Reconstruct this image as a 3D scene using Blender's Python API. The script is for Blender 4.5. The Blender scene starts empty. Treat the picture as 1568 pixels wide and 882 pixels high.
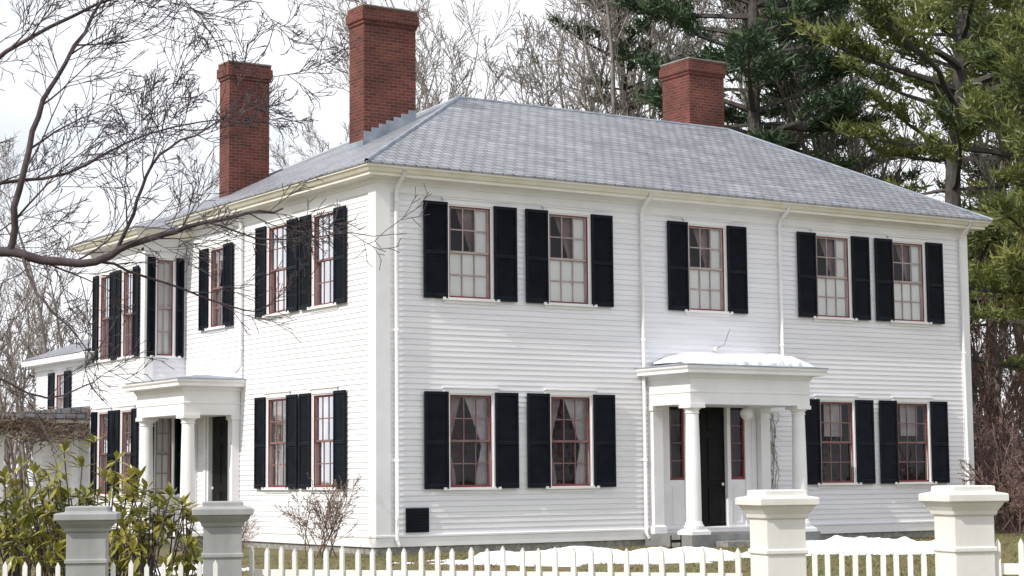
import bpy, math, random
from mathutils import Vector, Matrix, noise
scene=bpy.context.scene
scene.view_settings.view_transform='Standard'
try: scene.view_settings.look='None'
except Exception: pass
scene.view_settings.exposure=0
UP=Vector((0,0,1))

# ------------------------------------------------------------ materials
def newmat(name):
    m=bpy.data.materials.new(name); m.use_nodes=True
    nt=m.node_tree; b=nt.nodes['Principled BSDF']; return m,nt,b
def N(nt,t,**k):
    n=nt.nodes.new(t)
    for a,v in k.items():
        if a in n.inputs: n.inputs[a].default_value=v
        else: setattr(n,a,v)
    return n
def ramp(nt,stops):
    r=nt.nodes.new('ShaderNodeValToRGB'); e=r.color_ramp.elements
    while len(e)<len(stops): e.new(0.5)
    for i,(p,c) in enumerate(stops):
        e[i].position=p; e[i].color=(c[0],c[1],c[2],1)
    return r
def noisemat(name,c1,c2,scale=3.,rough=.6,bump=.0,bscale=30.,stretch=(1,1,1),lo=.35,hi=.65,bdist=.02,spec=.5):
    m,nt,b=newmat(name); L=nt.links
    tc=N(nt,'ShaderNodeTexCoord'); mp=N(nt,'ShaderNodeMapping'); mp.inputs['Scale'].default_value=stretch
    L.new(tc.outputs['Object'],mp.inputs[0])
    nz=N(nt,'ShaderNodeTexNoise'); nz.inputs['Scale'].default_value=scale; nz.inputs['Detail'].default_value=6
    L.new(mp.outputs[0],nz.inputs['Vector'])
    r=ramp(nt,[(lo,c1),(hi,c2)]); L.new(nz.outputs['Fac'],r.inputs[0]); L.new(r.outputs[0],b.inputs['Base Color'])
    b.inputs['Roughness'].default_value=rough
    b.inputs['Specular IOR Level'].default_value=spec
    if bump>0:
        n2=N(nt,'ShaderNodeTexNoise'); n2.inputs['Scale'].default_value=bscale; n2.inputs['Detail'].default_value=4
        L.new(mp.outputs[0],n2.inputs['Vector'])
        bp=N(nt,'ShaderNodeBump'); bp.inputs['Strength'].default_value=bump; bp.inputs['Distance'].default_value=bdist
        L.new(n2.outputs['Fac'],bp.inputs['Height']); L.new(bp.outputs[0],b.inputs['Normal'])
    return m
M_white=noisemat('white_paint',(.75,.745,.755),(.83,.825,.83),1.3,.5,.25,40,(1,1,1),.3,.6,.01)
M_clap=noisemat('clapboard_paint',(.71,.71,.745),(.80,.80,.825),1.2,.55,.3,25,(.35,.35,6),.3,.6,.004)
M_cream=noisemat('cream_trim_paint',(.72,.69,.58),(.80,.77,.69),2,.5)
M_shut=noisemat('shutter_paint',(.004,.006,.010),(.008,.011,.017),4,.5,0,spec=.12)
M_sash=noisemat('sash_paint',(.17,.085,.085),(.25,.15,.145),3,.5)
M_sashL=noisemat('light_sash_paint',(.34,.26,.25),(.46,.38,.36),3,.5)
M_maroon=noisemat('maroon_storm_frame',(.13,.016,.022),(.20,.028,.033),3,.5)
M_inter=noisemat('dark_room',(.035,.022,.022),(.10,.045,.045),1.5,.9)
M_curt=noisemat('curtain_cloth',(.42,.37,.38),(.58,.53,.54),3,.9)
M_curtd=noisemat('rose_curtain_cloth',(.22,.14,.15),(.36,.26,.27),3,.9)
M_blind=noisemat('window_shade',(.84,.84,.83),(.89,.89,.87),2,.9)
M_tan=noisemat('tan_shade',(.45,.30,.16),(.55,.38,.22),2,.9)
M_door=noisemat('black_door_paint',(.005,.006,.006),(.010,.010,.010),3,.45,spec=.15)
M_found=noisemat('granite_foundation',(.20,.19,.18),(.34,.33,.31),8,.9,.5,20)
M_lead=noisemat('lead_flashing',(.20,.23,.28),(.32,.36,.42),3,.5)
M_bark=noisemat('grey_bark',(.19,.17,.155),(.32,.285,.265),4,.95)  # distance haze put into the bark colour: pale end lightened
M_barkm=noisemat('brown_bark',(.10,.085,.075),(.18,.155,.14),4,.95)
M_barkd=noisemat('dark_bark',(.05,.036,.042),(.10,.078,.085),6,.95)
M_barkr=noisemat('reddish_twig_bark',(.14,.085,.075),(.22,.15,.135),.6,.95)
M_pbark=noisemat('pine_bark',(.05,.045,.042),(.09,.08,.075),4,.95)
M_snow=noisemat('snow_surface',(.74,.77,.83),(.84,.86,.90),3,.7,.6,7,bdist=.08)
M_vine=noisemat('dry_vine',(.12,.08,.06),(.22,.16,.12),4,.95)
M_vinew=noisemat('pale_vine',(.16,.13,.115),(.28,.235,.21),4,.95)
M_postw=noisemat('fence_white_paint',(.64,.63,.60),(.80,.79,.77),2.5,.55,.25,30,(1,1,.4),.3,.65,.01)
M_postg=noisemat('fence_shaded_paint',(.26,.27,.27),(.40,.40,.40),3,.7,.3,25,(1,1,.4),.3,.65,.01)  # white fence paint greyed: shade on the left posts put into the colour
M_porchfloor=noisemat('porch_floor_paint',(.16,.17,.17),(.24,.24,.24),3,.6)

def glassmat():
    m=bpy.data.materials.new('old_window_glass'); m.use_nodes=True; nt=m.node_tree; nt.nodes.clear(); L=nt.links
    o=N(nt,'ShaderNodeOutputMaterial'); t=N(nt,'ShaderNodeBsdfTransparent'); t.inputs[0].default_value=(.95,.96,.96,1)
    g=N(nt,'ShaderNodeBsdfGlossy'); g.inputs['Roughness'].default_value=.02; g.inputs['Color'].default_value=(.95,.97,1,1)
    tc=N(nt,'ShaderNodeTexCoord'); nz=N(nt,'ShaderNodeTexNoise'); nz.inputs['Scale'].default_value=2.5
    L.new(tc.outputs['Object'],nz.inputs['Vector'])
    bp=N(nt,'ShaderNodeBump'); bp.inputs['Strength'].default_value=.12; bp.inputs['Distance'].default_value=.015
    L.new(nz.outputs['Fac'],bp.inputs['Height']); L.new(bp.outputs[0],g.inputs['Normal'])
    fr=N(nt,'ShaderNodeFresnel'); fr.inputs[0].default_value=1.45
    ad=N(nt,'ShaderNodeMath',operation='MULTIPLY_ADD'); ad.inputs[1].default_value=.75; ad.inputs[2].default_value=.0
    L.new(fr.outputs[0],ad.inputs[0])
    mx=N(nt,'ShaderNodeMixShader'); L.new(ad.outputs[0],mx.inputs[0]); L.new(t.outputs[0],mx.inputs[1]); L.new(g.outputs[0],mx.inputs[2])
    L.new(mx.outputs[0],o.inputs[0]); return m
M_glass=glassmat()

def brickmat(name,c1,c2,mortar,bw,bh,ms,rough,bumpd,offset=.5,var=None,streak=0):
    m,nt,b=newmat(name); L=nt.links
    tc=N(nt,'ShaderNodeTexCoord'); bt=N(nt,'ShaderNodeTexBrick')
    L.new(tc.outputs['UV'],bt.inputs['Vector'])
    bt.inputs['Scale'].default_value=1; bt.inputs['Brick Width'].default_value=bw; bt.inputs['Row Height'].default_value=bh
    bt.inputs['Mortar Size'].default_value=ms; bt.inputs['Mortar Smooth'].default_value=.2; bt.offset=offset
    bt.inputs['Color1'].default_value=(*c1,1); bt.inputs['Color2'].default_value=(*c2,1); bt.inputs['Mortar'].default_value=(*mortar,1)
    nz=N(nt,'ShaderNodeTexNoise'); nz.inputs['Scale'].default_value=.9; nz.inputs['Detail'].default_value=8; nz.inputs['Roughness'].default_value=.65
    L.new(tc.outputs['UV'],nz.inputs['Vector'])
    rp=ramp(nt,[(.3,(var[0],)*3),(.7,(var[1],)*3)]); L.new(nz.outputs['Fac'],rp.inputs[0])
    mx=N(nt,'ShaderNodeMixRGB',blend_type='MULTIPLY'); mx.inputs[0].default_value=1
    L.new(bt.outputs['Color'],mx.inputs[1]); L.new(rp.outputs[0],mx.inputs[2]); out=mx.outputs[0]
    if streak:
        mp=N(nt,'ShaderNodeMapping'); mp.inputs['Scale'].default_value=(1.3,5.5,1); L.new(tc.outputs['UV'],mp.inputs[0])
        n3=N(nt,'ShaderNodeTexNoise'); n3.inputs['Scale'].default_value=1.; n3.inputs['Detail'].default_value=9; n3.inputs['Roughness'].default_value=.75; L.new(mp.outputs[0],n3.inputs['Vector'])
        r3=ramp(nt,[(.36,(.55,.55,.57)),(.46,(1,1,1)),(.66,(1.22,1.22,1.22))]); L.new(n3.outputs['Fac'],r3.inputs[0])
        m3=N(nt,'ShaderNodeMixRGB',blend_type='MULTIPLY'); m3.inputs[0].default_value=1; L.new(out,m3.inputs[1]); L.new(r3.outputs[0],m3.inputs[2]); out=m3.outputs[0]
    L.new(out,b.inputs['Base Color'])
    b.inputs['Roughness'].default_value=rough
    bp=N(nt,'ShaderNodeBump'); bp.inputs['Strength'].default_value=.7; bp.inputs['Distance'].default_value=bumpd; bp.invert=True
    L.new(bt.outputs['Fac'],bp.inputs['Height']); L.new(bp.outputs[0],b.inputs['Normal'])
    return m
M_brick=brickmat('chimney_brick',(.19,.046,.033),(.105,.027,.024),(.17,.11,.09),.215,.075,.009,.9,.01,.5,(.45,1.2))
M_slate=brickmat('roof_slate',(.29,.30,.335),(.21,.22,.25),(.05,.05,.06),.26,.21,.014,.5,.02,.5,(.8,1.15),1)

def leafmat(name,c1,c2,c3,rough=.5,trans=.25,scale=.6):
    m,nt,b=newmat(name); L=nt.links
    tc=N(nt,'ShaderNodeTexCoord'); nz=N(nt,'ShaderNodeTexNoise'); nz.inputs['Scale'].default_value=scale; nz.inputs['Detail'].default_value=5
    L.new(tc.outputs['Object'],nz.inputs['Vector'])
    r=ramp(nt,[(.32,c1),(.5,c2),(.68,c3)]); L.new(nz.outputs['Fac'],r.inputs[0]); L.new(r.outputs[0],b.inputs['Base Color'])
    b.inputs['Roughness'].default_value=rough
    tr=N(nt,'ShaderNodeBsdfTranslucent'); L.new(r.outputs[0],tr.inputs[0])
    mx=N(nt,'ShaderNodeMixShader'); mx.inputs[0].default_value=trans
    o=nt.nodes['Material Output']; L.new(b.outputs[0],mx.inputs[1]); L.new(tr.outputs[0],mx.inputs[2]); L.new(mx.outputs[0],o.inputs[0])
    return m
M_pineD=leafmat('pine_needles_dark',(.032,.06,.032),(.055,.095,.045),(.09,.13,.055))
M_pineY=leafmat('pine_needles_sunlit',(.08,.12,.04),(.18,.21,.065),(.34,.34,.11),.5,.35,.45)  # sunlit pines: brightness of the sun painted into the needle colour
M_rhodo=leafmat('rhododendron_leaf',(.09,.12,.025),(.24,.24,.05),(.42,.36,.09),.35,.25,2.2)

def groundmat():
    m,nt,b=newmat('winter_lawn'); L=nt.links
    tc=N(nt,'ShaderNodeTexCoord')
    n1=N(nt,'ShaderNodeTexNoise'); n1.inputs['Scale'].default_value=.35; n1.inputs['Detail'].default_value=8
    n2=N(nt,'ShaderNodeTexNoise'); n2.inputs['Scale'].default_value=9; n2.inputs['Detail'].default_value=8
    L.new(tc.outputs['Object'],n1.inputs['Vector']); L.new(tc.outputs['Object'],n2.inputs['Vector'])
    r1=ramp(nt,[(.35,(.16,.12,.06)),(.5,(.135,.12,.048)),(.65,(.11,.12,.038))]); L.new(n1.outputs['Fac'],r1.inputs[0])
    r2=ramp(nt,[(.3,(.5,.5,.5)),(.7,(1.3,1.25,1.1))]); L.new(n2.outputs['Fac'],r2.inputs[0])
    mx=N(nt,'ShaderNodeMixRGB',blend_type='MULTIPLY'); mx.inputs[0].default_value=1
    L.new(r1.outputs[0],mx.inputs[1]); L.new(r2.outputs[0],mx.inputs[2]); L.new(mx.outputs[0],b.inputs['Base Color'])
    b.inputs['Roughness'].default_value=.95
    bp=N(nt,'ShaderNodeBump'); bp.inputs['Strength'].default_value=.8; bp.inputs['Distance'].default_value=.05
    L.new(n2.outputs['Fac'],bp.inputs['Height']); L.new(bp.outputs[0],b.inputs['Normal'])
    return m
M_ground=groundmat()

# ------------------------------------------------------------ mesh builder
class MB:
    def __init__(s): s.v=[];s.f=[];s.m=[];s.mats=[]
    def mi(s,mat):
        if mat not in s.mats: s.mats.append(mat)
        return s.mats.index(mat)
    def add(s,vs,fs,mat):
        o=len(s.v); s.v.extend(tuple(v) for v in vs); k=s.mi(mat)
        for f in fs: s.f.append(tuple(i+o for i in f)); s.m.append(k)
    def quad(s,a,b,c,d,mat): s.add([a,b,c,d],[(0,1,2,3)],mat)
    def box(s,x0,x1,y0,y1,z0,z1,mat,F=None):
        vs=[(x,y,z) for x in (x0,x1) for y in (y0,y1) for z in (z0,z1)]
        if F: vs=[F(*q) for q in vs]
        s.add(vs,[(0,1,3,2),(4,6,7,5),(0,4,5,1),(2,3,7,6),(0,2,6,4),(1,5,7,3)],mat)
    def loft(s,x0,x1,y0,y1,prof,mat,cap=True,F=None):
        vs=[];fs=[]
        for o,z in prof:
            vs+=[(x0-o,y0-o,z),(x1+o,y0-o,z),(x1+o,y1+o,z),(x0-o,y1+o,z)]
        n=len(prof)
        for i in range(n-1):
            for j in range(4):
                a=i*4+j;b=i*4+(j+1)%4; fs.append((a,b,b+4,a+4))
        if cap:
            fs.append((3,2,1,0)); fs.append(tuple((n-1)*4+j for j in range(4)))
        if F: vs=[F(*q) for q in vs]
        s.add(vs,fs,mat)
    def lathe(s,cx,cy,prof,mat,seg=20):
        vs=[];fs=[]
        for r,z in prof:
            for j in range(seg):
                a=2*math.pi*j/seg; vs.append((cx+r*math.cos(a),cy+r*math.sin(a),z))
        for i in range(len(prof)-1):
            for j in range(seg):
                a=i*seg+j;b=i*seg+(j+1)%seg; fs.append((a,b,b+seg,a+seg))
        fs.append(tuple(range(seg))[::-1]); fs.append(tuple((len(prof)-1)*seg+j for j in range(seg)))
        s.add(vs,fs,mat)
    def tube(s,pts,rad,mat,sides=4,cap=False):
        vs=[];fs=[];n=len(pts)
        ref=Vector((.31,.77,.55))
        for i,p in enumerate(pts):
            d=(pts[min(i+1,n-1)]-pts[max(i-1,0)])
            if d.length<1e-6: d=Vector((0,0,1))
            d.normalize(); a=d.cross(ref)
            if a.length<.1: a=d.cross(Vector((1,0,0)))
            a.normalize(); b=d.cross(a)
            for j in range(sides):
                t=2*math.pi*j/sides; vs.append(p+(a*math.cos(t)+b*math.sin(t))*rad[i])
        for i in range(n-1):
            for j in range(sides):
                q=i*sides+j;w=i*sides+(j+1)%sides; fs.append((q,w,w+sides,q+sides))
        if cap: fs.append(tuple(range(sides))); fs.append(tuple((n-1)*sides+j for j in range(sides)))
        s.add(vs,fs,mat)
    def mesh(s,name,smooth=False,uv=True):
        me=bpy.data.meshes.new(name); me.from_pydata(s.v,[],s.f)
        for m in s.mats: me.materials.append(m)
        me.polygons.foreach_set('material_index',s.m)
        if uv:
            ul=me.uv_layers.new(name='UVMap'); dat=[0.]*(2*len(me.loops))
            for p in me.polygons:
                n=p.normal
                if abs(n.z)>.97: ua=Vector((1,0,0)); va=Vector((0,1,0))
                else:
                    ua=Vector((-n.y,n.x,0)).normalized()
                    if abs(n.y)>abs(n.x):
                        if ua.x<0: ua=-ua
                    elif ua.y<0: ua=-ua
                    va=n.cross(ua)
                    if va.z<0: va=-va
                for li in p.loop_indices:
                    co=me.vertices[me.loops[li].vertex_index].co
                    dat[2*li]=co.dot(ua); dat[2*li+1]=co.dot(va)
            ul.data.foreach_set('uv',dat)
        if smooth: me.polygons.foreach_set('use_smooth',[True]*len(me.polygons))
        me.update(); return me
    def obj(s,name,parent=None,smooth=False,uv=True):
        o=bpy.data.objects.new(name,s.mesh(name,smooth,uv)); scene.collection.objects.link(o)
        if parent: o.parent=parent
        return o
def empty(name,loc=(0,0,0)):
    e=bpy.data.objects.new(name,None); e.location=loc; scene.collection.objects.link(e); return e
def inst(name,me,loc,rot=0,sc=1.):
    o=bpy.data.objects.new(name,me); o.location=loc; o.rotation_euler=(0,0,rot)
    o.scale=(sc,sc,sc) if not isinstance(sc,tuple) else sc
    scene.collection.objects.link(o); return o

# ------------------------------------------------------------ house
house=empty('white_clapboard_house')
LW=16.68; DEP=10.0; WX=-1.04; WY=9.35; WY2=12.75
Ffront=lambda u,n,z:(u,-n,z)
Fside=lambda u,n,z:(-n,u,z)
Fwf=lambda u,n,z:(u,WY-n,z)
Fws=lambda u,n,z:(WX-n,u,z)
Frt=lambda u,n,z:(LW+n,u,z)

def clap(mb,F,u0,u1,z0,z1,ops,h=.112,lip=.013):
    k=0; zb=z0
    while zb<z1-1e-4:
        zt=min(zb+h,z1)
        bps=sorted(set([zb,zt]+[z for o in ops for z in (o[2],o[3]) if zb+1e-3<z<zt-1e-3]))
        off=lambda z:lip*(1-(z-zb)/h)+.002
        for i in range(len(bps)-1):
            a,b=bps[i],bps[i+1]; mid=(a+b)/2
            cuts=sorted([(o[0],o[1]) for o in ops if o[2]<mid<o[3]])
            segs=[];c=u0
            for p,q in cuts:
                if p>c: segs.append((c,p))
                c=max(c,q)
            if c<u1: segs.append((c,u1))
            for p,q in segs:
                mb.quad(F(p,off(a),a),F(q,off(a),a),F(q,off(b),b),F(p,off(b),b),M_clap)
                if i==0: mb.quad(F(p,0,a),F(q,0,a),F(q,off(a),a),F(p,off(a),a),M_clap)
        zb=zt
trim=MB();shut=MB();sash=MB();glass=MB();inter=MB();curt=MB()
rng=random.Random(5)
def shutter(F,u0,u1,z0,z1):
    n0,n1=.045,.085; st=.05
    shut.box(u0,u0+st,n0,n1,z0,z1,M_shut,F); shut.box(u1-st,u1,n0,n1,z0,z1,M_shut,F)
    zm=z0+(z1-z0)*.47
    for a,b in ((z0,z0+.09),(zm-.035,zm+.035),(z1-.07,z1)): shut.box(u0+st,u1-st,n0+.002,n1-.002,a,b,M_shut,F)
    for a,b in ((z0+.09,zm-.035),(zm+.035,z1-.07)):
        k=int((b-a)/.045); s=(b-a)/k
        for i in range(k):
            z=a+s*(i+.5)
            shut.quad(F(u0+st,n1-.006,z-s*.5),F(u1-st,n1-.006,z-s*.5),F(u1-st,n0+.006,z+s*.62),F(u0+st,n0+.006,z+s*.62),M_shut)
    shut.quad(F(u0+st,n0,z0),F(u1-st,n0,z0),F(u1-st,n0,z1),F(u0+st,n0,z1),M_shut)
def drape(F,u0,u1,z0,z1,side,tie=.42,full=.52,pin=.14,n=-.15,mat=None):
    w=u1-u0;K=18;J=14;vs=[];fs=[]
    for i in range(K+1):
        t=i/K
        if t>tie: q=(t-tie)/(1-tie); e=pin+(full-pin)*(q**1.1)
        else: q=(tie-t)/tie; e=pin+.14*min(1,q*1.3)
        for j in range(J+1):
            s=j/J; uu=e*w*s
            u=(u0+uu) if side<0 else (u1-uu)
            nn=n+.02*math.sin(s*22+t*3)*(.4+e)
            vs.append(F(u,nn,z0+(z1-z0)*t))
    for i in range(K):
        for j in range(J):
            a=i*(J+1)+j; fs.append((a,a+1,a+J+2,a+J+1))
    curt.add(vs,fs,mat or M_curt)
ops={'f':[],'s':[],'wf':[],'ws':[]}
def window(F,key,uc,z0,z1,w,kind,sl=.56,shl=True,shr=True,cols=3):
    u0,u1=uc-w/2,uc+w/2
    ops[key].append((u0,u1,z0,z1))
    MS=M_sashL if kind in('upper','white') else M_sash
    c=.10
    trim.box(u0-c,u0,-.03,.036,z0-.0,z1+.0,M_white,F); trim.box(u1,u1+c,-.03,.036,z0,z1,M_white,F)
    trim.box(u0-c-.02,u1+c+.02,-.03,.042,z1,z1+.10,M_white,F)
    trim.box(u0-c-.05,u1+c+.05,-.03,.065,z1+.10,z1+.125,M_white,F)
    trim.box(u0-c-.06,u1+c+.06,-.03,.085,z0-.055,z0,M_white,F)
    trim.box(u0-c,u1+c,-.03,.03,z0-.12,z0-.055,M_white,F)
    j=.03
    trim.box(u0,u0+j,-.12,.02,z0,z1,M_white,F); trim.box(u1-j,u1,-.12,.02,z0,z1,M_white,F)
    trim.box(u0+j,u1-j,-.12,.02,z1-j,z1,M_white,F)
    a,b,lo,hi=u0+j,u1-j,z0,z1-j
    t=.020
    sash.box(a,a+t,-.008,.012,lo,hi,M_maroon,F); sash.box(b-t,b,-.008,.012,lo,hi,M_maroon,F)
    sash.box(a+t,b-t,-.008,.012,lo,lo+t+.02,M_maroon,F); sash.box(a+t,b-t,-.008,.012,hi-t,hi,M_maroon,F)
    mid=(lo+hi)/2
    for (p,q,nn) in ((lo,mid+.02,-.058),(mid-.02,hi,-.028)):
        st=.05
        sash.box(a,a+st,nn-.014,nn+.014,p,q,MS,F); sash.box(b-st,b,nn-.014,nn+.014,p,q,MS,F)
        sash.box(a+st,b-st,nn-.014,nn+.014,p,p+.045,MS,F); sash.box(a+st,b-st,nn-.014,nn+.014,q-.045,q,MS,F)
        for i in range(1,cols):
            x=a+st+(b-a-2*st)*i/cols; sash.box(x-.012,x+.012,nn-.012,nn+.012,p+.045,q-.045,MS,F)
        zc=(p+q)/2; sash.box(a+st,b-st,nn-.011,nn+.011,zc-.012,zc+.012,MS,F)
        glass.quad(F(a+st,nn,p+.045),F(b-st,nn,p+.045),F(b-st,nn,q-.045),F(a+st,nn,q-.045),M_glass)
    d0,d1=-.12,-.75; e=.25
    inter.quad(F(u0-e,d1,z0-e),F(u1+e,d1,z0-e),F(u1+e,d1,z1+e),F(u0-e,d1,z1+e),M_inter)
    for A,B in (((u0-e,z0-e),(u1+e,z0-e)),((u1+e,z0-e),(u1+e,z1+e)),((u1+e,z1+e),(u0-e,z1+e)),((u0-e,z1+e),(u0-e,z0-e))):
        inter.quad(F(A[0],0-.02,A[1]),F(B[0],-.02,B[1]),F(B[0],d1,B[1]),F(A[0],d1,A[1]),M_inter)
    if kind=='drape':
        drape(F,a,b,lo,hi,-1,.45,.36,.08,n=-.13,mat=M_curtd); drape(F,a,b,lo,hi,1,.45,.58,.16,n=-.13)
    elif kind=='upper':
        curt.quad(F(a,-.076,lo),F(b,-.076,lo),F(b,-.076,mid-.02),F(a,-.076,mid-.02),M_blind)
        curt.quad(F(a+(b-a)*.66,-.077,mid-.02),F(b,-.077,mid-.02),F(b,-.077,hi),F(a+(b-a)*.66,-.077,hi),M_blind)
        drape(F,a,b,mid-.03,hi,1,.1,.75,.40,-.16,mat=M_curtd)
    elif kind=='half':
        zz=lo+(hi-lo)*rng.uniform(.5,.62)
        curt.quad(F(a+.25,-.14,zz),F(b-.2,-.14,zz),F(b-.2,-.14,hi),F(a+.25,-.14,hi),M_curt)
    elif kind=='tan':
        curt.quad(F(a,-.14,lo),F(b,-.14,lo),F(b,-.14,lo+(hi-lo)*.55),F(a,-.14,lo+(hi-lo)*.55),M_tan)
        drape(F,a,b,lo,hi,1,.4,.5)
    elif kind=='white':
        curt.quad(F(a,-.10,lo),F(b,-.10,lo),F(b,-.10,hi),F(a,-.10,hi),M_blind)
    if shl: shutter(F,u0-.035-sl,u0-.035,z0-.03,z1+.03)
    if shr: shutter(F,u1+.035,u1+.035+sl,z0-.03,z1+.03)
FX=[2.19,4.67,8.43,12.22,14.67]
for i,x in enumerate(FX): window(Ffront,'f',x,5.13,7.05,1.06,'upper',.56)
for i in (0,1): window(Ffront,'f',FX[i],1.28,3.18,1.06,'drape',.56)
for i in (3,4): window(Ffront,'f',FX[i],1.28,3.18,1.06,'half',.56)
for i,y in enumerate((2.2,4.36)):
    window(Fside,'s',y,5.08,7.02,.98,'tan' if i else 'drape',.50)
    window(Fside,'s',y,1.30,3.24,.98,'drape',.50)
window(Fside,'s',7.52,5.0,6.85,.80,'drape',.48,cols=2)
window(Fwf,'wf',-.55,4.42,6.74,.46,'white',.20,cols=2)
window(Fwf,'wf',-.55,1.15,3.10,.46,'white',.20,cols=2)
for y in (10.35,11.85):
    window(Fws,'ws',y,4.45,6.55,.72,'drape',.34,cols=2)
    window(Fws,'ws',y,1.15,3.15,.72,'drape',.34,cols=2)
ops['f'].append((7.12,9.56,.1,3.25)); ops['s'].append((6.66,8.10,.1,3.15))
walls=MB()
ZT=7.24
clap(walls,Ffront,.30,LW-.28,.34,ZT,ops['f']); clap(walls,Fside,.28,WY,.34,ZT,ops['s'])
clap(walls,Frt,.28,DEP,.34,ZT,[])
clap(walls,Fwf,WX+.2,0,.34,7.0,ops['wf']); clap(walls,Fws,WY+.2,WY2-.2,.34,7.0,ops['ws'])
clap(walls,lambda u,n,z:(u,WY2+n,z),WX,6,.34,7.0,[]); clap(walls,lambda u,n,z:(6+n,u,z),DEP,WY2,.34,7.0,[])
clap(walls,lambda u,n,z:(u,DEP+n,z),6,LW,.34,ZT,[])
walls.obj('clapboard_walls',house)
for F,u0,u1 in ((Ffront,-.03,.30),(Ffront,LW-.28,LW+.03)):
    trim.box(u0,u1,-.05,.03,.34,ZT,M_white,F)
trim.box(.0301-.03,.28,.0,.031,.34,ZT,M_white,lambda u,n,z:(-n,u+.002,z))
trim.box(LW,LW+.028,.06,.28,.34,ZT,M_white)
trim.box(WX-.03,WX+.2,WY-.03,WY+.05,.34,7.0,M_white); trim.box(WX-.028,WX,WY+.052,WY+.2,.34,7.0,M_white)
trim.box(WX-.028,WX+.1,WY2-.2,WY2+.03,.34,7.0,M_white)
trim.loft(0,LW,0,DEP,[(.0,.12),(.035,.12),(.035,.30),(.05,.31),(.05,.345),(.0,.36)],M_white,False)
trim.loft(WX,6,WY,WY2,[(.0,.12),(.035,.12),(.035,.30),(.05,.31),(.05,.345),(.0,.36)],M_white,False)
trim.obj('window_casings_and_trim',house)
fo=MB(); fo.box(.01,LW-.01,.01,DEP,-.6,.12,M_found); fo.box(WX+.01,6,WY+.01,WY2-.01,-.6,.118,M_found); fo.obj('foundation',house)
shut.obj('shutters',house); sash.obj('window_sashes',house); glass.obj('window_glass',house); inter.obj('rooms',house); curt.obj('curtains',house,True)
ev=MB()
prof=[(0,7.2),(.028,7.2),(.028,7.36),(.05,7.37),(.06,7.41),(.10,7.46),(.34,7.47)]
ev.loft(0,LW,0,DEP,prof,M_white,False)
ev.loft(0,LW,0,DEP,[(.34,7.47),(.34,7.53),(.38,7.54),(.42,7.60),(.455,7.63),(.455,7.695),(.40,7.70)],M_cream,False)
ev.loft(WX,6,WY,WY2,[(o,z-.28) for o,z in prof],M_white,False)
ev.loft(WX,6,WY,WY2,[(.34,7.19),(.34,7.25),(.38,7.26),(.42,7.32),(.455,7.35),(.455,7.415),(.40,7.42)],M_cream,False)
ev.obj('eaves_cornice',house)
rf=MB(); x0,x1,y0,y1=-.48,LW+.48,-.48,DEP+.48; ze=7.705
A=(5.05,5,10.48);B=(13.3,5,10.48)
def hip(x0,x1,y0,y1,ze,A,B,mat):
    c=[(x0,y0,ze),(x1,y0,ze),(x1,y1,ze),(x0,y1,ze)]
    rf.add([c[0],c[1],B,A],[(0,1,2,3)],mat); rf.add([c[2],c[3],A,B],[(0,1,2,3)],mat)
    rf.add([c[3],c[0],A],[(0,1,2)],mat); rf.add([c[1],c[2],B],[(0,1,2)],mat)
    d=.035
    for i in range(4):
        p,q=c[i],c[(i+1)%4]; rf.quad((p[0],p[1],ze-d),(q[0],q[1],ze-d),q,p,mat)
    rf.quad(*[(p[0],p[1],ze-d) for p in c],mat)
hip(x0,x1,y0,y1,ze,A,B,M_slate)
hip(WX-.48,6.4,WY-.48,WY2+.48,7.425,(.6,11.05,8.15),(5,11.05,8.15),M_slate)
rf.obj('slate_hip_roof',house)
rc=MB()
def cap(p,q,r=.045):
    p,q=Vector(p),Vector(q); n=14; pts=[p.lerp(q,i/n)+Vector((0,0,.0)) for i in range(n+1)]
    rc.tube(pts,[r]*len(pts),M_lead,6)
cap((x0,y0,ze),A,.05);cap((x0,y1,ze),A);cap((x1,y0,ze),B,.04);cap((x1,y1,ze),B);cap(A,B)
rc.obj('ridge_and_hip_flashing',house)
def chimney(name,x0,x1,y0,y1,zb,zt):
    e=MB()
    e.loft(x0,x1,y0,y1,[(0,zb),(0,zt-.42),(.03,zt-.42),(.03,zt-.34),(.06,zt-.34),(.06,zt-.12),(.03,zt-.12),(.03,zt-.02),(-.0,zt)],M_brick)
    e.box(x0+.18,x1-.18,y0+.15,y1-.15,zt-.05,zt+.03,M_door)
    e.loft(x0-.01,x1+.01,y0-.01,y1+.01,[(.03,zt-.02),(.03,zt+.012),(-.05,zt+.02)],M_found)
    e.obj(name,house); return e
chimney('tall_brick_chimney',1.92,3.27,4.0,4.68,8.2,12.12)
chimney('rear_brick_chimney',.48,1.53,8.0,8.55,7.6,11.42)
chimney('right_brick_chimney',12.53,13.70,5.6,6.75,9.6,12.42)
fl=MB()
for i in range(7):
    xa=1.92+i*.193; zz=7.705+(xa+.193+.48)*.502
    fl.box(xa,xa+.193,3.975,3.998,zz-.4,zz+.22,M_lead)
fl.box(1.885,1.918,3.975,4.7,8.75,9.02,M_lead)
fl.obj('stepped_chimney_flashing',house)
ds=MB()
def spout(F,u,zt=7.6,zb=.15,r=.042):
    pts=[Vector(F(u,.44,zt)),Vector(F(u,.42,zt-.07)),Vector(F(u,.12,zt-.30)),Vector(F(u,.075,zt-.42)),Vector(F(u,.075,zb+.12)),Vector(F(u,.2,zb-.02))]
    ds.tube(pts,[r*1.2,r]+[r]*4,M_white,8,True)
    for z in (zt-.6,zt-3.2,zt-5.8):
        if z>zb: ds.tube([Vector(F(u,.075,z)),Vector(F(u,.075,z+.05))],[r*1.25]*2,M_white,8,True)
spout(Ffront,.42);spout(Ffront,6.58);spout(Ffront,10.55,7.6,3.95);spout(Ffront,16.42);spout(Fside,6.12,7.6,3.9)
ds.obj('downspouts',house,True)
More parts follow.
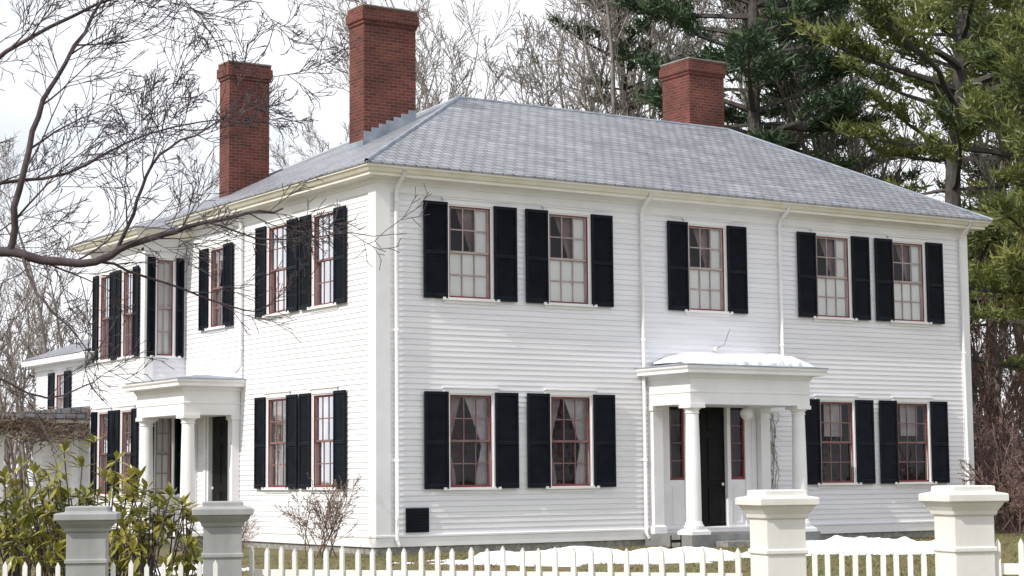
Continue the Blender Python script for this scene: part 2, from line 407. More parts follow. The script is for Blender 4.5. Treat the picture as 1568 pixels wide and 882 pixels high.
def entrance(F,c,dw,sl,zt,z0,prefix):
    e=MB(); g=MB()
    tot=dw/2+(sl+.16 if sl else 0)+.12
    e.box(c-tot-.13,c-tot,-.05,.05,z0,zt+.0,M_white,F); e.box(c+tot,c+tot+.13,-.05,.05,z0,zt,M_white,F)
    e.box(c-tot-.16,c+tot+.16,-.05,.06,zt,zt+.24,M_white,F)
    d=dw/2
    e.box(c-d-.10,c-d,-.10,.03,z0,zt,M_white,F); e.box(c+d,c+d+.10,-.10,.03,z0,zt,M_white,F)
    e.box(c-d,c+d,-.12,-.07,z0,zt,M_door,F)
    for a,b in ((z0+.15,z0+.95),(z0+1.1,z0+2.05),(z0+2.2,zt-.15)):
        for s in (-1,1):
            cc=c+s*d*.46; hw=d*.34
            e.loft(cc-hw,cc+hw,a,b,[(0,-.07),(0,-.055),(-.03,-.05),(-.05,-.062)],M_door,True,lambda u,z,n:F(u,n,z))
    e.lathe(*( (F(c+d-.09,-.04,0)[0],F(c+d-.09,-.04,0)[1]) ),[(.005,z0+.98),(.03,z0+1.0),(.03,z0+1.04),(.005,z0+1.06)],M_cream,10)
    if sl:
        for s in (-1,1):
            cc=c+s*(d+.10+sl/2); h=sl/2
            e.box(cc-h,cc+h,-.09,.0,z0,z0+1.12,M_white,F)
            p,q=sorted((c+s*(d+.10+sl),c+s*tot)); e.box(p+.001,q-.001,-.10,.028,z0,zt,M_white,F)
            e.loft(cc-h+.08,cc+h-.08,z0+.15,z0+.98,[(0,.0),(0,.012),(-.03,.012),(-.04,.003)],M_white,True,lambda u,z,n:F(u,n,z))
            for p,q,r,t in ((cc-h,cc-h+.05,z0+1.12,zt),(cc+h-.05,cc+h,z0+1.12,zt),(cc-h+.05,cc+h-.05,z0+1.12,z0+1.18),(cc-h+.05,cc+h-.05,zt-.05,zt)):
                e.box(p,q,-.06,-.01,r,t,M_maroon,F)
            for k in (1,2,3):
                z=z0+1.15+(zt-z0-1.2)*k/4; e.box(cc-h+.05,cc+h-.05,-.05,-.03,z-.01,z+.01,M_sash,F)
            g.quad(F(cc-h+.05,-.04,z0+1.15),F(cc+h-.05,-.04,z0+1.15),F(cc+h-.05,-.04,zt-.03),F(cc-h+.05,-.04,zt-.03),M_glass)
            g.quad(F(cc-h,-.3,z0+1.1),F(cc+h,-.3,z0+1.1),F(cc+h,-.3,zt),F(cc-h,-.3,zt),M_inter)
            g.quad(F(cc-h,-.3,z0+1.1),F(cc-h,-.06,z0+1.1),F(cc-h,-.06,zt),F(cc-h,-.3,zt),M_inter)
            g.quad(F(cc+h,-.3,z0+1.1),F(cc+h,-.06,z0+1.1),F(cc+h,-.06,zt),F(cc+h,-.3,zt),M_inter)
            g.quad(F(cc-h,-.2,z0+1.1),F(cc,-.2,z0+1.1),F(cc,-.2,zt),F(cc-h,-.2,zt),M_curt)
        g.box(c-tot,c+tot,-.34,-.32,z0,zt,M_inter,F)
    e.obj(prefix+'_door',house); g.obj(prefix+'_sidelights',house)
entrance(Ffront,8.36,1.10,.42,3.02,.26,'front')
entrance(Fside,7.38,1.10,0,2.95,.26,'side')
def column(mb,x,y,z0,zt,r=.165):
    mb.loft(x-.2,x+.2,y-.2,y+.2,[(.05,z0-.4),(.05,z0+.05),(.0,z0+.08),(.0,z0+.10)],M_white)
    H=zt-z0-.1; zb=z0+.10
    pr=[(.20,zb),(.215,zb+.03),(.215,zb+.07),(.19,zb+.09),(.185,zb+.12),(r,zb+.16)]
    for i in range(1,9):
        t=i/8; pr.append((r*(1-.16*t*t),zb+.16+(H-.42)*t))
    pr+=[(r*.84,zt-.20),(r*.95,zt-.19),(r*.95,zt-.17),(r*.86,zt-.16),(r*.9,zt-.13),(r*1.2,zt-.08)]
    mb.lathe(x,y,pr,M_white,24)
    mb.loft(x-.2,x+.2,y-.2,y+.2,[(.0,zt-.08),(.0,zt)],M_white)
def portico(name,x0,x1,y0,y1,cols,pils,zt,ztop,z0,over):
    p=MB()
    for c in cols: column(p,c[0],c[1],z0,zt)
    for q in pils: 
        p.box(*q[:4],z0,zt-.12,M_white); p.loft(*q[:4],[(.0,zt-.12),(.03,zt-.10),(.04,zt-.0)],M_white)
        p.loft(*q[:4],[(.04,z0-.02),(.04,z0+.12),(0,z0+.16)],M_white)
    p.loft(x0,x1,y0,y1,[(0,zt),(0,zt+.24),(.015,zt+.245),(.015,zt+.28),(0,zt+.29),(0,ztop-.26),(.03,ztop-.24),(.06,ztop-.17),(over-.04,ztop-.15),(over-.04,ztop-.09),(over-.01,ztop-.05),(over,ztop-.0)],M_white)
    p.loft(x0,x1,y0,y1-.3,[(over+.01,ztop+.002),(over+.01,ztop+.02),(-.5,ztop+.13)],M_lead)
    o=p.obj(name,house)
    f=MB(); f.box(min(x0,x1)-.12,x1+.12,y0-.12,y1,z0-.5,z0-.02,M_porchfloor); f.obj(name+'_floor',house)
portico('front_portico',6.70,10.04,-1.52,-.02,[(6.88,-1.34),(9.86,-1.34)],[(6.72,6.98,-.20,-.018),(9.76,10.02,-.20,-.018)],2.98,3.78,.26,.30)
portico('side_portico',-1.38,-.02,6.25,8.97,[(-1.2,6.43),(-1.2,8.79)],[(-.20,-.018,6.27,6.50),(-.20,-.018,8.6,8.85)],2.92,3.70,.26,.28)
st=MB(); st.box(7.2,9.5,-2.05,-1.66,-.3,.10,M_found); st.box(-1.95,-1.52,6.7,8.5,-.3,.10,M_found)
st.obj('entry_steps',house)
bs=MB()
for xx in (5.98,6.24):
    bs.tube([Vector((xx,-1.7,-.05)),Vector((xx,-1.7,.25))],[.014,.014],M_door,6,True)
    bs.tube([Vector((xx,-1.78,-.02)),Vector((xx,-1.7,.03)),Vector((xx,-1.62,-.02))],[.012]*3,M_door,5)
bs.box(5.98,6.24,-1.704,-1.696,.10,.16,M_door); bs.obj('boot_scraper')
# portico snow: blanket with an uneven melting edge
sn=MB(); nx,ny=110,26; vs=[];fs=[]
for i in range(nx+1):
    t=i/nx; x=6.85+(10.24-6.85)*t
    yf=-1.56+.16*noise.noise(Vector((x*1.1,2.2,0)))+.06*noise.noise(Vector((x*5,7,0)))
    for j in range(ny+1):
        s=(j/ny)**1.6; yy=yf+(-.06-yf)*s
        xx=x+.14*(1-2*t)*noise.noise(Vector((yy*2,5,t*2)))
        ed=min(min(t,1-t)*9,1)
        roofz=3.80+.115*min(1,max(0,(yy+1.80))/.8)
        h=(.20+.08*noise.noise(Vector((x*1.2,yy*1.5,9)))+.04*noise.noise(Vector((x*4,yy*4,2))))*min(1,s*6)**.45*ed**.5
        h*=max(.35,min(1,.45+t*3))
        vs.append((xx,yy,roofz+(h if j>0 and 0<i<nx else -.02)))
for i in range(nx):
    for j in range(ny):
        a=i*(ny+1)+j; fs.append((a,a+1,a+ny+2,a+ny+1))
sn.add(vs,fs,M_snow); sn.obj('portico_roof_snow',house,True)
lt=MB(); lt.lathe(8.88,-.75,[(.02,2.68)]+[(.145*math.sin(a*math.pi/8),2.82-.145*math.cos(a*math.pi/8)) for a in range(1,8)]+[(.03,2.975)],M_white,16); lt.obj('porch_globe_lantern',house,True)
vp=MB(); vp.box(.65,1.17,.02,.05,.40,.88,M_shut,Ffront)
for i in range(7): vp.box(.69,1.13,.05,.06,.44+i*.06,.475+i*.06,M_shut,Ffront)
vp.obj('cellar_vent',house)
bk=MB(); bk.tube([Vector((8.62,-.0,4.28)),Vector((8.62,-.35,4.36)),Vector((8.62,-.5,4.62)),Vector((8.7,-.45,4.7))],[.012]*4,M_lead,6); bk.tube([Vector((8.62,-.02,4.28)),Vector((8.62,-.10,4.26))],[.06,.05],M_cream,10,True); bk.obj('wall_bracket',house)
# ---- rear ell + porch
el=MB(); Fe=lambda u,n,z:(WX+.02-n,u,z)
clap(el,Fe,WY2,16.9,.2,4.45,[(14.65,15.35,3.08,4.28)]); clap(el,lambda u,n,z:(u,16.9+n,z),WX,5,.2,4.45,[])
el.obj('ell_walls',house)
trim=MB();shut=MB();sash=MB();glass=MB();inter=MB();curt=MB(); ops['e']=[]
window(Fe,'e',15.0,3.08,4.28,.70,'white',.42,cols=2)
for m,nm in ((trim,'ell_casings'),(shut,'ell_shutters'),(sash,'ell_sashes'),(glass,'ell_glass'),(inter,'ell_room'),(curt,'ell_curtain')): m.obj(nm,house)
er=MB(); er.loft(WX,5,WY2,16.9,[(0,4.4),(.03,4.4),(.04,4.52),(.3,4.54),(.32,4.68),(.30,4.70)],M_white,False)
er.quad((WX-.34,WY2,4.70),(WX-.34,17.2,4.70),(2,17.2,5.9),(2,WY2,5.9),M_slate); er.quad((2,WY2,5.9),(2,17.2,5.9),(5.3,17.2,4.7),(5.3,WY2,4.7),M_slate)
er.add([(WX,16.9,4.6),(5,16.9,4.6),(2,16.9,5.85)],[(0,1,2)],M_white)
er.obj('ell_roof',house)
pc=MB()
pc.loft(-4.3,WX-.03,13.0,16.6,[(-.0,2.62),(0,2.9),(.12,2.92),(.14,3.0),(.1,3.02)],M_cream)
pc.add([(-4.5,12.8,3.03),(WX,12.8,3.03),(WX,12.8,3.35),(-4.5,16.8,3.03),(WX,16.8,3.35)],[(0,1,2),(0,2,4,3)],M_slate)
for x in (-1.35,-2.3,-3.25,-4.2):
    pc.loft(x-.08,x+.08,13.02,13.18,[(.03,.2),(.03,.4),(0,.42),(0,2.5),(.03,2.52),(.03,2.62)],M_white)
pc.box(-4.3,WX,13,16.6,-.2,.22,M_porchfloor)
pc.obj('rear_porch',house)

# ------------------------------------------------------------ branches
def rperp(d,rng):
    while True:
        v=Vector((rng.uniform(-1,1),rng.uniform(-1,1),rng.uniform(-1,1)))
        v=v-d*v.dot(d)
        if v.length>.2: return v.normalized()
def grow(mb,rng,p,d,L,r,lev,P):
    n=P['seg'][lev]; pts=[p.copy()]; rad=[r]; step=L/n; d=d.normalized(); bend=rperp(d,rng)*P.get('bend',0)
    for i in range(n):
        d=(d+bend+rperp(d,rng)*P['wob']*rng.random()+UP*P['up'][lev]).normalized()
        p=p+d*step; pts.append(p.copy()); rad.append(max(P['rmin'],r*(1-P['taper']*(i+1)/n)))
    mb.tube(pts,rad,P['mat'],P['sides'][lev])
    branch_children(mb,rng,pts,rad,L,lev,P)
def branch_children(mb,rng,pts,rad,L,lev,P,t0=.2):
    if lev+1>=len(P['seg']): return
    n=len(pts)-1; nc=P['nc'][lev]; nc=int(nc*rng.uniform(.8,1.25)+.5)
    for k in range(nc):
        t=t0+(1-t0)*(k+rng.random())/nc; t=min(t,.999); i=int(t*n); f=t*n-i
        q=pts[i].lerp(pts[i+1],f); rr=rad[i]+(rad[i+1]-rad[i])*f; dd=(pts[i+1]-pts[i]).normalized()
        ang=math.radians(rng.uniform(*P['ang'])); nd=dd*math.cos(ang)+rperp(dd,rng)*math.sin(ang)
        grow(mb,rng,q,nd,L*rng.uniform(*P['lr'])*(1-.35*t),max(P['rmin'],rr*rng.uniform(.5,.75)),lev+1,P)
def baretree(seed,H,r,mat,nc=(12,8,6,3),rmin=.012,t0=.28):
    rg=random.Random(seed); mb=MB()
    P=dict(seg=[8,6,5,4,3],nc=list(nc)+[0],wob=.2,up=[.02,.10,.08,.05,.03],rmin=rmin,taper=.8,mat=mat,sides=[7,5,4,3,3],ang=(22,50),lr=(.38,.62))
    d=Vector((rg.uniform(-.05,.05),rg.uniform(-.05,.05),1)).normalized(); p=Vector((0,0,-.2)); pts=[p.copy()];rad=[r*1.25]
    n=10
    for i in range(n):
        d=(d+rperp(d,rg)*.09).normalized(); p=p+d*(H/n); pts.append(p.copy()); rad.append(max(.02,r*(1-.88*(i+1)/n)))
    mb.tube(pts,rad,mat,8); 
    branch_children(mb,rg,pts,rad,H*.62,0,P,t0)
    return mb
bt=[baretree(11,19,.20,M_bark).mesh('bare_tree_a',True,False),baretree(12,21,.22,M_bark).mesh('bare_tree_b',True,False),baretree(23,18,.18,M_barkm).mesh('bare_tree_c',True,False)]
def place(r,depth):  # bearing of a site seen from the street, in metres
    return (-18.44+depth*(.5458+.8366*r),-33.03+depth*(.832-.5478*r))
rg=random.Random(3)
spots=[(-.095,66,0,.74),(-.075,78,1,.66),(-.045,72,0,1.0),(-.03,84,1,1.15),(-.01,80,1,1.1),(.005,70,0,1.1),(.022,78,0,1.2),(.035,68,0,1.1),(.048,76,1,1.15),(.07,66,0,1.05),(.09,80,0,1.2),(.165,72,0,1.1),(.180,80,1,1.2),(.190,66,2,1.1),(.205,80,1,1.25),(.25,62,2,1.0),(.275,68,1,1.0),
 (-.29,70,0,.7),(-.26,85,0,.7),(-.235,75,1,.62),(-.31,60,0,.75),(-.2,90,1,.7)]
for r,dp,k,sc in spots:
    x,yv=place(r,dp); inst('bare_tree',bt[k],(x,yv,0),rg.uniform(0,6.28),sc)

# pines
def pine(seed,H,mat,zlow,Lmax,dens=1.,gap=1.):
    rg=random.Random(seed); mb=MB(); lf=MB()
    tx=lambda z:.35*math.sin(z*.35+seed)
    ty=lambda z:.3*math.cos(z*.3+seed)
    mb.tube([Vector((tx(H*i/14),ty(H*i/14),H*i/14)) for i in range(15)],[.34*(1-.9*i/14)+.02 for i in range(15)],M_pbark,8)
    z=zlow
    def tuft(c,d,s):
        for k in range(12):
            a=(d*rg.uniform(.1,.9)+Vector((rg.gauss(0,.6),rg.gauss(0,.6),rg.gauss(.25,.5)))).normalized()
            l=s*rg.uniform(.6,1.25); w=rperp(a,rg)*rg.uniform(.025,.05)
            o=c+Vector((rg.gauss(0,.12),rg.gauss(0,.12),rg.gauss(0,.07)))
            lf.add([o-w,o+w,o+a*l+w*.3,o+a*l-w*.3],[(0,1,2,3)],mat)
    while z<H-.3:
        t=(z-zlow)/(H-zlow); L0=Lmax*(1-t)**.5*(0.7+.3*min(1,t*4))+.5
        nb=rg.randint(2,4); a0=rg.uniform(0,6.28)
        base=Vector((tx(z),ty(z),z))
        for b in range(nb):
            az=a0+6.283*b/nb+rg.uniform(-.5,.5); L=L0*rg.uniform(.4,1.3)
            d=Vector((math.cos(az),math.sin(az),rg.uniform(-.15,.35)+t*.4)).normalized()
            n=7; p=base.copy(); bp=[p.copy()]
            for i in range(n):
                d=(d+Vector((rg.gauss(0,.1),rg.gauss(0,.1),.09 if i>2 else -.03))).normalized(); p=p+d*L/n; bp.append(p.copy())
            mb.tube(bp,[max(.015,(.03+.02*L)*(1-.85*i/n)) for i in range(n+1)],M_pbark,4)
            ns=int(L*2.6*dens)+2
            for k in range(ns):
                s=.42+.58*(k+rg.random())/ns; i=min(n-1,int(s*n)); q=bp[i].lerp(bp[i+1],s*n-i if s*n-i<1 else 1)
                side=rg.choice((-1,1)); hd=Vector((-d.y,d.x,0))*side
                sl=L*.34*(1.2-s)*rg.uniform(.5,1.2)+.2; sd=(hd+d*.7+UP*rg.uniform(.05,.5)).normalized(); e=q+sd*sl
                mb.tube([q,e],[.015,.008],M_pbark,3)
                m=max(2,int(sl*4.2))
                for u in range(m):
                    tuft(q.lerp(e,(u+.9)/m),sd,rg.uniform(.26,.42))
            tuft(bp[-1],d,.45); tuft(bp[-2],d,.4)
        z+=rg.uniform(.6,1.25)*gap
    o=len(mb.v); mb.v+=lf.v; k=mb.mi(mat); mb.f+=[tuple(i+o for i in f) for f in lf.f]; mb.m+=[k]*len(lf.f)
    return mb
pD=pine(1,27,M_pineD,8,4.0,1.15,.62).mesh('pine_dark',False,False)
pD2=pine(2,26,M_pineD,8,4.0,.9,1.2).mesh('pine_dark_b',False,False)
pY=pine(4,25,M_pineY,5,5.2,.9,1.1).mesh('pine_sunlit',False,False)
for r,dp,me,sc,ro in ((.132,62,pD,1.0,0.3),(.150,74,pD,.95,2.),(.060,70,pD2,.84,4.),(.092,86,pD2,.95,1.),(.238,58,pY,1.0,1.),(.272,64,pY,1.05,3.5),(.298,52,pY,.85,2.2),(.255,84,pD2,1.0,4.7)):
    x,yv=place(r,dp); inst('pine_tree',me,(x,yv,0),ro,sc)

# distant woods: one mass
def smalltree(seed,H,mat):
    return baretree(seed,H,.12,mat,nc=(8,5,4,0),rmin=.018,t0=.12)
protos=[smalltree(s,11,M_barkr) for s in (31,32,33)]
dw=MB(); rg=random.Random(9)
def mass(lst,rg,dw,pos=place,mat=None):
    mat=mat or M_barkr
    for (r,dp,sc) in lst:
        p=rg.choice(protos); x,yv=pos(r,dp); a=rg.uniform(0,6.28); c,s=math.cos(a)*sc,math.sin(a)*sc
        o=len(dw.v); dw.v+=[(x+c*q[0]-s*q[1],yv+s*q[0]+c*q[1],q[2]*sc) for q in p.v]; k=dw.mi(mat)
        dw.f+=[tuple(i+o for i in f) for f in p.f]; dw.m+=[k]*len(p.f)
mass([(rg.uniform(-.36,-.19),rg.uniform(70,120),rg.uniform(.6,1.0)) for _ in range(34)],rg,dw,mat=M_bark)
mass([(rg.uniform(-.36,-.19),rg.uniform(80,120),rg.uniform(.35,.6)) for _ in range(16)],rg,dw)
lst=[(rg.uniform(.225,.36),rg.uniform(56,100),rg.uniform(.5,.85)) for _ in range(66)]
lst+=[(rg.uniform(-.19,.225),rg.uniform(95,130),rg.uniform(.8,1.2)) for _ in range(12)]
mass(lst,rg,dw); dw.obj('distant_woods',None,True,False)
# woods across the street (seen only as reflections in the panes)
dw=MB(); mass([(rg.uniform(-10,75),rg.uniform(-60,-95),rg.uniform(.7,1.3)) for _ in range(40)],rg,dw,lambda a,b:(a,b)); dw.obj('distant_woods',None,True,False)

# ------------------------------------------------------------ near tree at left
tr=MB(); rg=random.Random(21)
O=Vector((-18.44+18*.5458,-33.03+18*.832,0)); RT=Vector((.8366,-.5478,0)); FW=Vector((.5478,.8366,0))
def T(u,z,d=0): return O+RT*u+FW*d+UP*z
P=dict(seg=[6,7,6,5,4],nc=[9,6,4,2,0],wob=.15,bend=.07,up=[.02,.04,.03,.03,.02],rmin=.0036,taper=.85,mat=M_barkd,sides=[8,5,4,3,3],ang=(20,52),lr=(.48,.78))
def limb(pts,r0,r1,L,lev=1,t0=.08):
    ps=[Vector(p) for p in pts]; out=[]
    for i in range(len(ps)-1):
        a=ps[max(i-1,0)];b=ps[i];c=ps[i+1];d=ps[min(i+2,len(ps)-1)]
        for k in range(4):
            t=k/4; out.append(.5*((2*b)+(c-a)*t+(2*a-5*b+4*c-d)*t*t+(3*b-a-3*c+d)*t**3))
    out.append(ps[-1]); n=len(out)-1
    out=[o+Vector((rg.gauss(0,.010),rg.gauss(0,.010),rg.gauss(0,.010))) for o in out]
    rad=[r0+(r1-r0)*i/n for i in range(n+1)]
    tr.tube(out,rad,M_barkd,8)
    P2=dict(P); branch_children(tr,rg,out,[min(q*.8,.017) for q in rad],L,lev,P2,t0)
tr.tube([T(-6.4,-.2),T(-6.35,1.5),T(-6.2,2.6),T(-6.3,4.2,.2),T(-6.1,6,.3),T(-6.2,8,.3)],[.24,.2,.17,.14,.10,.05],M_barkd,10)
limb([T(-6.2,3.0),T(-5.4,3.5,.0),T(-4.84,3.62,-.1),T(-4.05,3.5,-.1),T(-3.6,3.70,0),T(-3.2,3.83,.1),T(-2.7,3.98,.2),T(-2.2,4.05,.3)],.064,.010,1.9,0)
limb([T(-4.72,3.6,-.1),T(-4.62,4.2,-.2),T(-4.45,4.9,-.2),T(-4.25,5.45,0),T(-3.95,6.1,.2),T(-3.7,6.7,.2)],.036,.009,2.0,0)
limb([T(-3.75,3.62,0),T(-3.5,4.1,-.2),T(-3.3,4.5,-.3),T(-2.8,4.75,-.4),T(-2.3,5.2,-.4)],.020,.005,1.5,0)
limb([T(-4.6,3.58,-.1),T(-4.4,3.2,-.3),T(-4.1,2.9,-.4),T(-3.8,2.5,-.4)],.018,.004,1.1,1)
limb([T(-3.9,3.55,0),T(-3.3,3.35,.3),T(-2.6,3.1,.4),T(-2.2,3.2,.5)],.015,.004,1.1,1)
limb([T(-6.2,4.2,.2),T(-5.3,5.3,.3),T(-4.5,5.9,.4),T(-3.6,6.3,.5),T(-2.6,6.5,.5)],.032,.006,1.7,0)
limb([T(-6.2,3.6),T(-5.2,4.3,.5),T(-4.4,4.5,.7),T(-3.6,4.9,.8),T(-2.7,5.1,.9)],.026,.005,1.6,0)
limb([T(-2.9,3.92,.15),T(-2.3,3.75,.2),T(-1.7,3.8,.2),T(-1.0,3.78,.1)],.011,.003,1.0,1)
limb([T(-6.3,2.4),T(-5.4,2.6,.6),T(-4.6,2.3,.9),T(-4.1,2.5,1.)],.02,.005,1.3,1)
limb([T(-6.1,5.6,.3),T(-5.2,6.6,.2),T(-4.3,7.2,.1),T(-2.9,7.5,0),T(-1.9,7.3,0)],.026,.005,1.5,0)
limb([T(-6.2,5.0,.3),T(-5.4,5.7,-.3),T(-4.9,6.2,-.4),T(-4.0,6.5,-.5),T(-3.0,6.0,-.5),T(-2.3,5.9,-.5)],.022,.004,1.4,0)
tr.obj('bare_maple_tree',None,True,False)

# bare shrubs
def shrub(mat,seed,rmin):
    sh=MB(); rg=random.Random(seed)
    Ps=dict(seg=[5,5,4,3],nc=[5,4,3,0],wob=.3,up=[.06,.05,.02,0],rmin=rmin,taper=.7,mat=mat,sides=[5,4,3,3],ang=(20,50),lr=(.4,.65))
    for k in range(12):
        a=rg.uniform(0,6.28); grow(sh,rg,Vector((rg.uniform(-.4,.4),rg.uniform(-.3,.3),-.05)),Vector((math.cos(a)*.5,math.sin(a)*.5,1)),rg.uniform(.9,1.5),.012,0,Ps)
    return sh.mesh('bare_shrub',False,False)
sme=shrub(M_vine,44,.0048); inst('bare_shrub',sme,(-1.5,-.5,0),0,1.05); inst('bare_shrub',sme,(-2.6,.9,0),2.,.6)
sr=shrub(M_barkr,45,.006)
for r,dp,sc in ((.246,48,1.6),(.26,50,1.9),(.275,46,1.5),(.255,54,2.2),(.24,56,2.2),(.265,52,2.0),(.25,51,1.7)):
    x,yv=place(r,dp); inst('bare_shrub',sr,(x,yv,0),r*90,sc)
vn=MB(); rg=random.Random(8)
for k in range(6):
    p=Vector((10.15+rg.uniform(-.12,.15),-.06,.0)); pts=[p.copy()]
    for i in range(16):
        p=p+Vector((rg.gauss(0,.05),0,.18)); p.y=-.04-abs(rg.gauss(0,.03)); p.x=max(10.06,min(10.4,p.x)); pts.append(p.copy())
    vn.tube(pts,[.007]*17,M_vinew,4)
    for q in pts[3::1]:
        vn.tube([q,q+Vector((rg.gauss(0,.08),-abs(rg.gauss(0,.06)),rg.gauss(0,.10)))],[.004,.003],M_vinew,3)
vn.obj('climbing_vine',None,False,False)
pv=MB()
for k in range(260):
    p=Vector((rg.uniform(-4.5,-1.1),12.75+rg.uniform(-.2,.3),2.85+rg.gauss(0,.15))); pts=[p.copy()]
    for i in range(4): p=p+Vector((rg.gauss(0,.2),rg.gauss(0,.08),rg.gauss(-.02,.12))); pts.append(p.copy())
    pv.tube(pts,[.012]*5,M_vine,3)
pv.obj('porch_vine',None,False,False)

# rhododendrons
def rhodo(seed,R,H,n):
    rg=random.Random(seed); mb=MB(); 
    for k in range(n):
        a=rg.uniform(0,6.28); rr=R*math.sqrt(rg.random()); 
        top=H*(1-.4*(rr/R)**2)*rg.uniform(.5,1.08)
        b=Vector((rr*.3*math.cos(a),rr*.3*math.sin(a),0)); c=Vector((rr*math.cos(a),rr*math.sin(a),top))
        m=b.lerp(c,.5)+Vector((rg.gauss(0,.08),rg.gauss(0,.08),-.1))
        mb.tube([b,m,c],[.012,.009,.006],M_barkd,4)
        for w in range(rg.randint(1,2)):
            cc=c-UP*w*.14
            for q in range(rg.randint(7,10)):
                az=rg.uniform(0,6.28); el=rg.uniform(-.5,1.2) if w==0 else rg.uniform(-1,.3)
                d=Vector((math.cos(az)*math.cos(el),math.sin(az)*math.cos(el),math.sin(el)))
                s=Vector((-math.sin(az),math.cos(az),0)); l=rg.uniform(.14,.20); wd=rg.uniform(.024,.036)
                nn=d.cross(s)
                p0=cc;p1=cc+d*l*.55-nn*.010;p2=cc+d*l-UP*.02
                mb.add([p0,p1+s*wd+nn*.010,p2,p1-s*wd+nn*.010,p1],[(0,1,4),(1,2,4),(0,4,3),(4,2,3)],M_rhodo)
    return mb
for i,(px,dp,R,H,n) in enumerate(((-.222,19,.75,1.80,85),(-.258,20.5,.55,1.55,50),(-.186,18,.5,1.4,42))):
    x,yv=place(px,dp); o=rhodo(50+i,R,H,n).obj('rhododendron_bush',None,False,False); o.location=(x,yv,0)

# ------------------------------------------------------------ fence
def post(name,x,yv,rot,zt,mat,w=.36,cw=.55):
    m=MB(); h=w/2; c=(cw-w)/2
    m.loft(-h,h,-h,h,[(.03,-.2),(.03,.12),(0,.14),(0,zt-.42),(.012,zt-.415),(.012,zt-.39),(0,zt-.385),(0,zt-.19),(.015,zt-.18),(.02,zt-.155),(c-.03,zt-.12),(c-.02,zt-.10),(c,zt-.095),(c,zt-.05),(c-.01,zt-.045),(.015,zt-.035),(.01,zt-.03),(.01,zt-.0),(-.01,zt+.006)],mat)
    o=m.obj(name); o.location=(x,yv,0); o.rotation_euler=(0,0,rot)
    md=o.modifiers.new('b','BEVEL'); md.width=.004; md.segments=2; md.angle_limit=.6
post('fence_post',-13.20,-19.2,-.45,1.275,M_postg,.29,.46); post('fence_post',-12.25,-19.53,-.42,1.30,M_postg,.29,.46)
post('fence_post',-9.94,-23.28,-.29,1.365,M_postw,.28,.425); post('fence_post',-9.19,-24.24,-.32,1.385,M_postw,.28,.425)
def pickets(name,a,b,za,zb,sp,mat,w=.034,rail=(.17,.75),flat=False):
    m=MB(); a=Vector((*a,0));b=Vector((*b,0)); L=(b-a).length; e=(b-a)/L; nrm=Vector((e.y,-e.x,0))
    n=int(L/sp); rg=random.Random(int(L*100))
    F=lambda u,q,z:a+e*u+nrm*q+UP*z
    for i in range(n+1):
        u=i*L/n+rg.gauss(0,.004); z=za+(zb-za)*i/n+rg.gauss(0,.007); h=w/2; t=.011
        lean=rg.gauss(0,.006)
        vs=[]
        for q in (-t,t):
            vs+=[F(u-h,q,0),F(u+h,q,0),F(u+h+lean,q,z-.035),F(u+lean,q,z) if not flat else F(u+h+lean,q,z),F(u-h+lean,q,z-.035) if not flat else F(u-h+lean,q,z)]
        m.add(vs,[(0,1,2,3,4),(9,8,7,6,5),(0,5,6,1),(1,6,7,2),(2,7,8,3),(3,8,9,4),(4,9,5,0)],mat)
    for r in rail:
        z0=za-r;z1=zb-r
        vs=[F(0,.013,z0),F(L,.013,z1),F(L,.05,z1),F(0,.05,z0),F(0,.013,z0-.07),F(L,.013,z1-.07),F(L,.05,z1-.07),F(0,.05,z0-.07)]
        vs=[v-nrm*.063 for v in vs]
        m.add(vs,[(0,1,2,3),(7,6,5,4),(0,4,5,1),(1,5,6,2),(2,6,7,3),(3,7,4,0)],mat)
    m.obj(name)
pickets('picket_fence',(-12.05,-19.62),(-10.12,-23.10),.955,.985,.133,M_postw)
pickets('picket_fence',(-15.2,-18.1),(-12.4,-19.75),.87,.87,.125,M_postw)
pickets('picket_gate',(-9.82,-23.5),(-9.30,-24.1),.97,.97,.085,M_postw)
pickets('picket_fence',(-9.06,-24.4),(-7.6,-26.0),1.06,1.06,.14,M_postw)

# ------------------------------------------------------------ ground & snow
g=MB(); g.quad((-300,-300,0),(600,-300,0),(600,600,0),(-300,600,0),M_ground); go=g.obj('lawn_ground'); go.location.z=-.02
def snowpatch(cx,cy,rx,ry,rot,th,seed):
    m=MB(); n=80; vs=[];fs=[]
    for i in range(n+1):
        for j in range(n+1):
            a=-1.3+2.6*i/n;b=-1.3+2.6*j/n
            h=th*(.8-(a*a+b*b))+1.0*th*noise.fractal(Vector((a*2.6+seed,b*2.6,seed)),1,2,4)
            x=a*rx;yq=b*ry; c,s=math.cos(rot),math.sin(rot)
            vs.append((cx+x*c-yq*s,cy+x*s+yq*c,max(-.06,min(h,.10+h*.45))-.01))
    for i in range(n):
        for j in range(n):
            a=i*(n+1)+j; q=(a,a+1,a+n+2,a+n+1)
            if max(vs[k][2] for k in q)>-.03: fs.append(q)
    m.add(vs,fs,M_snow); m.obj('snow_patch',None,True,False)
snowpatch(1.6,-5.2,2.9,1.7,-.35,.22,1.3); snowpatch(8.0,-6.0,2.0,1.5,-.3,.22,5.1); snowpatch(10.4,-2.6,1.8,.6,0,.12,7.7); snowpatch(-5.5,-4.,1.0,.6,.3,.10,9.4)
gt=MB(); rg=random.Random(77); M_grass=noisemat('dead_grass',(.15,.13,.05),(.21,.19,.075),.7,.95)
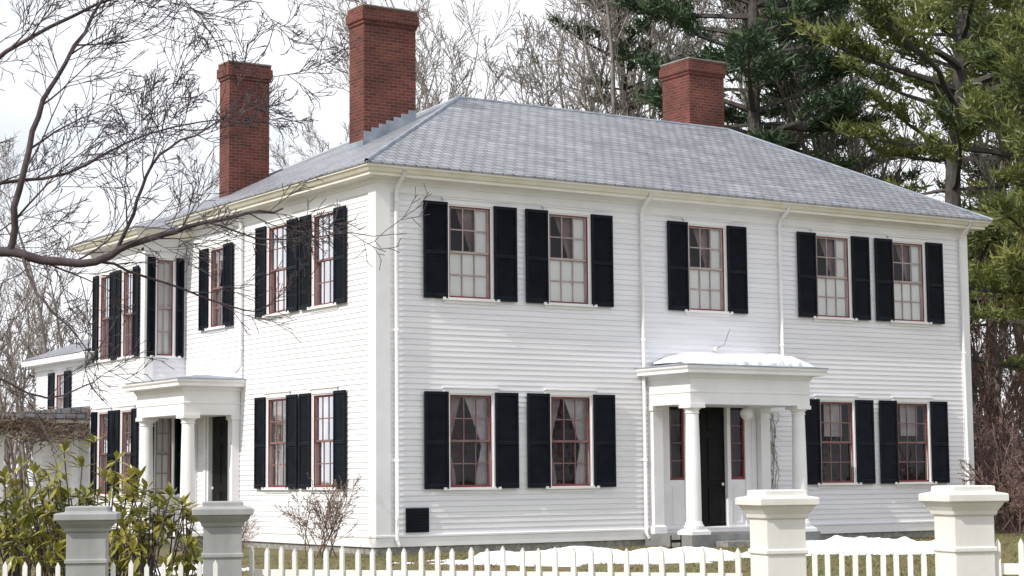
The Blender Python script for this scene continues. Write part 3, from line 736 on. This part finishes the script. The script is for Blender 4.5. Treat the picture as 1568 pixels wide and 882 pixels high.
for k in range(24000):
    x=rg.uniform(-9,17); yv=rg.uniform(-14,-.3)
    if noise.noise(Vector((x*.5,yv*.5,0)))<-.25: continue
    h=rg.uniform(.02,.06); a=rg.uniform(0,3.14); w=.012
    gt.add([(x-w*math.cos(a),yv-w*math.sin(a),-.02),(x+w*math.cos(a),yv+w*math.sin(a),-.02),(x+rg.gauss(0,.03),yv+rg.gauss(0,.03),h-.02)],[(0,1,2)],M_grass)
gt.obj('grass_tufts',None,False,False)

# ------------------------------------------------------------ light
S=Vector((-.72,-.09,.66)).normalized()
sl=bpy.data.lights.new('sun','SUN'); sl.energy=3.8; sl.angle=math.radians(.53); sl.color=(1,.95,.87)
so=bpy.data.objects.new('sun',sl); so.rotation_euler=(-S).to_track_quat('-Z','Y').to_euler(); scene.collection.objects.link(so)
w=bpy.data.worlds.new('World'); scene.world=w; w.use_nodes=True; nt=w.node_tree; L=nt.links
bg=nt.nodes['Background']; bg.inputs[1].default_value=.12
sk=N(nt,'ShaderNodeTexSky'); sk.sky_type='NISHITA'; sk.sun_disc=False; sk.sun_elevation=math.asin(S.z); sk.sun_rotation=math.atan2(S.x,S.y); sk.dust_density=2.
tc=N(nt,'ShaderNodeTexCoord'); mp=N(nt,'ShaderNodeMapping'); mp.inputs['Scale'].default_value=(1,1,2.5); L.new(tc.outputs['Generated'],mp.inputs[0])
nz=N(nt,'ShaderNodeTexNoise'); nz.inputs['Scale'].default_value=3.2; nz.inputs['Detail'].default_value=7; L.new(mp.outputs[0],nz.inputs['Vector'])
r=ramp(nt,[(.36,(.68,.68,.68)),(.52,(1,1,1))]); L.new(nz.outputs['Fac'],r.inputs[0])
mx=N(nt,'ShaderNodeMixRGB'); L.new(r.outputs[0],mx.inputs[0]); L.new(sk.outputs[0],mx.inputs[1]); mx.inputs[2].default_value=(9.3,9.5,10.0,1)
L.new(mx.outputs[0],bg.inputs[0])
# ------------------------------------------------------------ camera
cam=bpy.data.cameras.new('camera'); cam.sensor_width=36; cam.lens=66.97; cam.clip_end=2000; cam.clip_start=.1
co=bpy.data.objects.new('camera',cam); scene.collection.objects.link(co); scene.camera=co
right=Vector((.8366,-.5478,-.0087)); down=Vector((.0470,.0876,-.9951)); fwd=Vector((.5458,.8320,.0990))
R=Matrix((right,-down,-fwd)).transposed().to_4x4(); R.translation=Vector((-18.438,-33.029,1.467)); co.matrix_world=R
